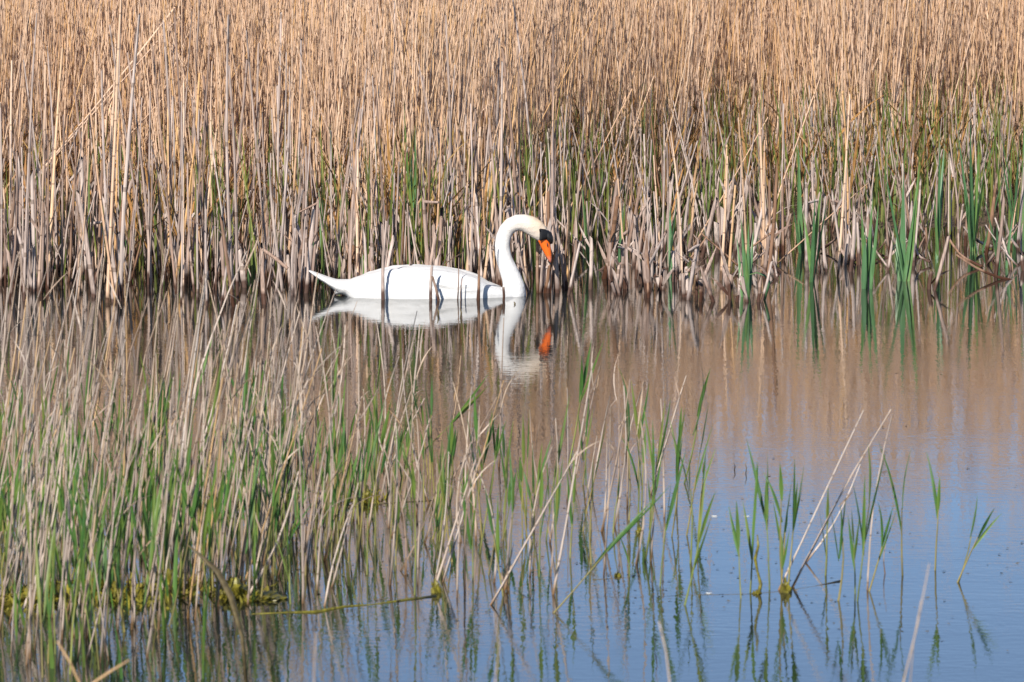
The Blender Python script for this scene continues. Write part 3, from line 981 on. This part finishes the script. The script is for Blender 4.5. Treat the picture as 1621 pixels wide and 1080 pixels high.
for a in ((1233, 934, 1367, 649, 5.0, 'left of the three long pale stalks leaning right over blue water'),
          (1256, 930, 1412, 650, 5.5, 'longest of the three pale stalks leaning right over blue water'),
          (1270, 891, 1358, 733, 4.5, 'shortest of the three pale stalks leaning right over blue water'),
          (1376, 934, 1416, 656, 4.2, 'thin nearly upright pale stalk among the right shoots'),
          (1407, 908, 1407, 850, 3.0, 'tiny dead stub standing alone in the right blue water'),
          (687, 934, 753, 728, 6.0, 'left of two pale stalks meeting at their tops below the swan'),
          (700, 922, 754, 742, 6.0, 'right of two pale stalks meeting at their tops below the swan'),
          (686, 925, 708, 715, 4.5, 'thin pale stalk left of the two that meet at their tops'),
          (777, 958, 913, 715, 6.5, 'long pale stalk slanting right from the floating stem below the swan neck'),
          (876, 941, 938, 575, 6.0, 'tall pale stalk with orange foot below the swan head reflection'),
          (955, 910, 965, 640, 4.0, 'thin dry stalk right of the tall orange footed stalk'),
          (927, 797, 945, 690, 3.6, 'short dry stalk behind the tall orange footed stalk'),
          (383, 950, 468, 745, 6.5, 'pale stalk slanting right at the edge of the left thicket'),
          (517, 960, 560, 800, 5.0, 'pale stalk slanting right below the rear of the swan'),
          (20, 990, 93, 720, 6.5, 'pale stalk slanting right in the lower left corner'),
          (45, 880, 95, 640, 6.0, 'pale stalk rising at the far left behind the corner stalk'),
          (272, 860, 330, 430, 5.5, 'very tall pale stalk leaning right in the left thicket'),
          (270, 790, 395, 400, 6.0, 'tallest pale stalk reaching the reed edge left of the swan'),
          (285, 800, 372, 480, 5.0, 'tall pale stalk crossing just left of the tallest one')):
    fore_stalk(*a[:4], a[4] * .78, label=a[5], leaf=1 if a[4] > 5 else 0)
# stalks rooted close to the viewer, below the frame, far out of focus: only their tips reach into the picture
def near_stalk(bx, tx, ty, yy, w, label):
    q = at(tx, ty, yy)
    m = at(bx, 1080, yy)
    d = (q - m) / max(q.z - m.z, .05)
    p = Vector((m.x - d.x * m.z * .6, yy, 0))
    r = w / 2 * yy / F
    pts = [p - Vector((0, 0, .05)), p.lerp(m, .5), m, m.lerp(q, .5) + Vector((random.uniform(-.01, .01), 0, 0)), q]
    v, f = tube(pts, [r, r * .95, r * .9, r * .8, r * .5], 6)
    tag(add('near_reed', mesh_from('reed', v, f, M['fore'])), label, 'reed', 'blurred reeds nearest the viewer')
for a in ((1430, 1471, 892, 12.5, 2.8, 'blurred pale reed tip poking up from the bottom edge at the lower right'),
          (1441, 1458, 950, 12.8, 2.4, 'shorter blurred reed tip beside the one at the lower right'),
          (1060, 1043, 984, 12.5, 3.5, 'blurred reed tip leaning left at the bottom edge right of centre'),
          (784, 783, 970, 12, 3.5, 'blurred upright grey reed tip at the bottom edge below the swan shoulder'),
          (497, 500, 1000, 12, 3.5, 'blurred reed tip at the bottom edge below the swan tail'),
          (150, 205, 1045, 13, 6, 'blurred reed tip leaning right at the bottom edge in the left thicket'),
          (125, 90, 1015, 13, 5, 'blurred reed tip leaning left at the bottom edge in the left thicket')):
    near_stalk(*a)
# bent brown stalk near the viewer at the left
p0 = ground(392, 1105)
pts = [p0, at(384, 1010, p0.y), at(366, 945, p0.y), at(345, 905, p0.y), at(318, 880, p0.y), at(296, 862, p0.y)]
v, f = tube(pts, [.006, .007, .012, .011, .006, .002], 7, flat=.4)
tag(add('bent_reed', mesh_from('reed', v, f, M['rot'])), 'dark brown blurred reed bent over to the left near the viewer', 'reed')
# curled white dry leaves
e = add('withered_tuft', None)
p = ground(802, 935)
e.location = (p.x, p.y, 0)
for tx, ty in ((780, 886), (797, 866), (800, 848), (824, 880), (835, 905), (810, 880)):
    d = at(tx, ty, p.y) - p
    t = add('withered_leaf', random.choice(DBLADE[:2]), e)
    put(t, (random.uniform(-.02, .02), 0, -.01), d, random.uniform(0, 6.28), (d.length, .012, d.length))
tag(e, 'tuft of curled whitish dry leaves beside the long slanting stalk', 'reed')

# left thicket and the thinning middle, at random within their outlines
def pick_base(kind):
    while True:
        u = random.random()
        if u < (.62 if kind == 'dry' else .54):
            px, py = random.uniform(-40, 440), random.triangular(690, 1110, 910)
            if py < 760 and random.random() < .4:
                continue
            if px > 330 and py > 965:
                continue
            if py > 1000 and px > 200 and random.random() < .7:
                continue
            return px, py
        px = 430 + 680 * random.random() ** (1.75 if kind == 'green' else 1.9)
        py = random.triangular(700, 965, 840)
        return px, py
nd = 0
while nd < 255:
    px, py = pick_base('dry')
    p = ground(px, py)
    k = F / p.y
    if px < 430:
        h = random.triangular(.35, 1.08, .7)
        dx = random.gauss(.12, .10)
    else:
        h = random.triangular(.2, .75, .38) * (1.1 if px < 620 else .85)
        dx = random.gauss(.08, .16)
    fore_stalk(px, py, px + dx * h * k, py - h * k, random.triangular(2.2, 5.4, 3.4), leaf=random.choice((0, 0, 1, 1, 2)), dy=random.gauss(0, .05) * h)
    nd += 1
ng = 0
while ng < 276:
    px, py = pick_base('green')
    p = ground(px, py)
    k = F / p.y
    h = random.triangular(.2, .62, .36) if px < 430 else random.triangular(.16, .5, .32)
    dx = random.gauss(.05, .10)
    shoot(px, py, px + dx * h * k, py - h * k, random.choice((2, 3, 3, 4) if px < 430 else (1, 2, 2, 3)))
    ng += 1
# the rest of the thicket, too many to tell apart
n = 150
b3, ln, vc = [], [], []
for i in range(n):
    px, py = random.uniform(-420, 420), random.triangular(700, 1100, 880)
    if px > 330 and py > 965:
        px -= 250
    p = ground(px, py)
    b3.append((p.x, p.y, -.05))
    ln.append(random.triangular(.3, 1.0, .6))
b3, ln = np.array(b3), np.array(ln)
o = stem_mass('reed_thicket', b3, lean_vecs(n, .10, .06, .12), ln, rng.uniform(.0025, .005, n), rng.random(n), M['fore'], sides=5, segs=4, bow=.04)
stuff(o, 'tangle of thin dry reed stems filling the left thicket', 'reeds')
n = 330
b3 = []
for i in range(n):
    px, py = random.uniform(-420, 430), random.triangular(720, 1100, 920)
    if px > 330 and py > 965:
        px -= 250
    p = ground(px, py)
    b3.append((p.x, p.y, random.choice((-.04, -.04, .1, .2))))
o = blade_mass('reed_grass', np.array(b3), rng.uniform(.14, .42, n), rng.uniform(.006, .014, n), rng.uniform(0, 6.28, n), rng.uniform(0, .2, n), rng.uniform(0, .2, n), rng.random(n), M['leaf'])
stuff(o, 'tangle of narrow green blades filling the left thicket', 'grass')

# ------------------------------------------------------------------ floating stems, algae, fluff
def floating(pts, rad, label, mat='rot'):
    P3 = [ground(a, b, .0) + Vector((0, random.uniform(-.03, .03), random.uniform(-.004, .001))) for a, b in pts]
    v, f = tube(P3, [rad * random.uniform(.7, 1.2) for _ in P3], 7)
    tag(add('floating_reed', mesh_from('reed', v, f, M[mat])), label, 'floating reed', 'rotten stems floating on the water')
floating([(398, 972), (450, 971), (500, 968), (545, 962), (590, 957), (640, 949), (690, 945)], .0055, 'long mossy floating stem below the rear of the swan', 'algae')
floating([(700, 946), (760, 945), (830, 946), (900, 944), (960, 943)], .0035, 'thin dark floating stem below the swan neck')
floating([(965, 944), (1030, 944), (1090, 943), (1140, 943), (1190, 940), (1240, 936), (1290, 928), (1330, 921)], .0032, 'pale brown floating stem running to the green clump on the right')
floating([(940, 918), (1000, 914), (1060, 907)], .003, 'thin floating stem right of the tall orange footed stalk')
floating([(325, 806), (380, 806), (440, 803)], .007, 'dark floating stem behind the left thicket edge')
floating([(545, 795), (610, 797), (690, 791)], .006, 'dark floating stem below the middle of the swan')
floating([(400, 772), (450, 768), (520, 786)], .005, 'thin bent floating stem below the swan tail')
def algae(px, py, w, h, label, grp='algae clumps at the feet of the reeds'):
    p = ground(px, py)
    bm = bmesh.new()
    bmesh.ops.create_icosphere(bm, subdivisions=3, radius=1.0)
    ph = random.uniform(0, 9)
    for v in bm.verts:
        c = v.co
        k = 1 + .28 * math.sin(5 * c.x + ph) * math.sin(4 * c.y + 2 * ph) + random.uniform(-.16, .16) + .2 * math.sin(9 * c.z + 7 * c.x)
        v.co = c * k
        v.co.x *= w
        v.co.y *= w * 1.2
        v.co.z *= h
    me = bpy.data.meshes.new('algae')
    bm.to_mesh(me)
    bm.free()
    me.materials.append(M['algae'])
    o = add('algae_clump', me)
    o.location = p
    tag(o, label, 'algae', grp)
for a in ((690, 938, .015, .035, 'olive algae clump at the foot of the two pale meeting stalks'),
          (1244, 937, .017, .035, 'yellow green algae at the foot of the right green clump'),
          (372, 945, .05, .05, 'yellowish algae clump at the right edge of the left thicket'),
          (415, 948, .06, .018, 'flat algae raft right of the left thicket'),
          (345, 800, .04, .05, 'yellow algae clump at the back of the left thicket'),
          (445, 790, .025, .05, 'small yellow algae clump below the swan tail'),
          (582, 795, .03, .045, 'yellow algae clump below the rear of the swan'),
          (75, 945, .05, .05, 'yellow algae clump in the lower left corner'),
          (160, 935, .045, .06, 'yellow algae clump deep in the left thicket'),
          (265, 930, .04, .055, 'yellow algae clump in the middle of the left thicket'),
          (1013, 843, .012, .02, 'tiny algae tip right of the swan reflection'),
          (1198, 940, .014, .010, 'low algae clump at the foot of the mossy twisted stem'),
          (978, 912, .012, .012, 'tiny algae lump by the thin floating stem')):
    algae(*a)
# mossy twisted stem
p = ground(1198, 940)
pts = [p + Vector((dx, dy, z)) for dx, dy, z in ((0, 0, -.03), (.012, 0, .03), (.002, .01, .07), (-.006, 0, .11), (.004, 0, .15), (.001, 0, .185))]
v, f = tube(pts, [.005, .006, .0035, .0055, .004, .002], 7)
tag(add('mossy_stem', mesh_from('stem', v, f, M['algae'])), 'twisted stem coated in yellow brown moss in the right open water', 'stem')
for px, py, lab in ((1131, 818, 'left of two white specks of fluff on the blue water'), (1182, 818, 'right of two white specks of fluff on the blue water'),
                    (1122, 940, 'white speck of fluff beside the pale brown floating stem')):
    p = ground(px, py)
    pts = [p + Vector((k * .005 - .01, random.uniform(-.004, .004), .001 + .001 * (k % 2))) for k in range(5)]
    v, f = tube(pts, [.0008, .0017, .0014, .0016, .0006], 6)
    tag(add('floating_fluff', mesh_from('fluff', v, f, M['foam'])), lab, 'fluff', 'white fluff on the water')
# dark twig bits on the water in front of the swan
for px, py, l, lab in ((693, 500, .035, 'dark twig tip poking from the swan reflection below its back'), (729, 503, .045, 'dark double twig tip in the reflection below the swan wing'),
                       (814, 482, .012, 'tiny dark speck floating below the swan neck'), (1162, 745, .03, 'dark submerged plant tip in the open water right of centre'),
                       (1112, 745, .04, 'thin dark twig left of the submerged plant tip'), (1180, 750, .04, 'thin dark twig right of the submerged plant tip')):
    p = ground(px, py)
    v, f = tube([p + Vector((0, 0, -.01)), p + Vector((.004, 0, l * .5)), p + Vector((-.002, 0, l))], [.0045, .004, .002] if py < 600 else [.002, .0016, .0008], 6)
    tag(add('twig_tip', mesh_from('twig', v, f, M['rot'])), lab, 'twig', 'dark twig tips on the water')

n = 420
b3 = []
for i in range(n):
    px, py = random.uniform(250, 1640), random.triangular(560, 1080, 900)
    if random.random() < .45:
        px, py = random.gauss(random.choice((430, 620, 980, 1250)), 70), random.gauss(random.choice((795, 905, 945)), 9)
    p = ground(px, py)
    b3.append((p.x, p.y, .0015))
b3 = np.array(b3)
v = np.zeros((n, 4, 3))
for k in range(4):
    a_ = k * np.pi / 2 + rng.uniform(-.5, .5, n)
    rr = rng.uniform(.0015, .0055, n)
    v[:, k, 0] = b3[:, 0] + np.cos(a_) * rr * 1.8
    v[:, k, 1] = b3[:, 1] + np.sin(a_) * rr * 1.8
    v[:, k, 2] = .0012 + rng.uniform(0, .0035, n)
me = bpy.data.meshes.new('debris')
me.from_pydata(v.reshape(-1, 3).tolist(), [], np.arange(n * 4).reshape(n, 4).tolist())
me.materials.append(M['rot'])
stuff(add('floating_debris', me), 'tiny bits of plant litter afloat on the open water', 'debris')

# soft yellow moss round the feet of the thicket
n = 1500
b3 = []
spots = [(70, 945, 45), (150, 938, 40), (265, 932, 45), (372, 940, 28), (345, 800, 25), (445, 788, 14), (582, 793, 18), (20, 960, 40), (210, 950, 40)]
for i in range(n):
    cx, cy, w_ = random.choice(spots[:4] + spots[7:9] + spots)
    p = ground(random.gauss(cx, w_ * .8), random.gauss(cy, 9 if w_ > 20 else 4))
    b3.append((p.x, p.y, -.01))
o = blade_mass('moss', np.array(b3), rng.uniform(.01, .055, n), rng.uniform(.005, .014, n), rng.uniform(0, 6.28, n), rng.uniform(0, 1.2, n), rng.uniform(0, .9, n), rng.random(n), M['moss'])
stuff(o, 'yellow green moss and algae round the feet of the near reeds', 'moss')
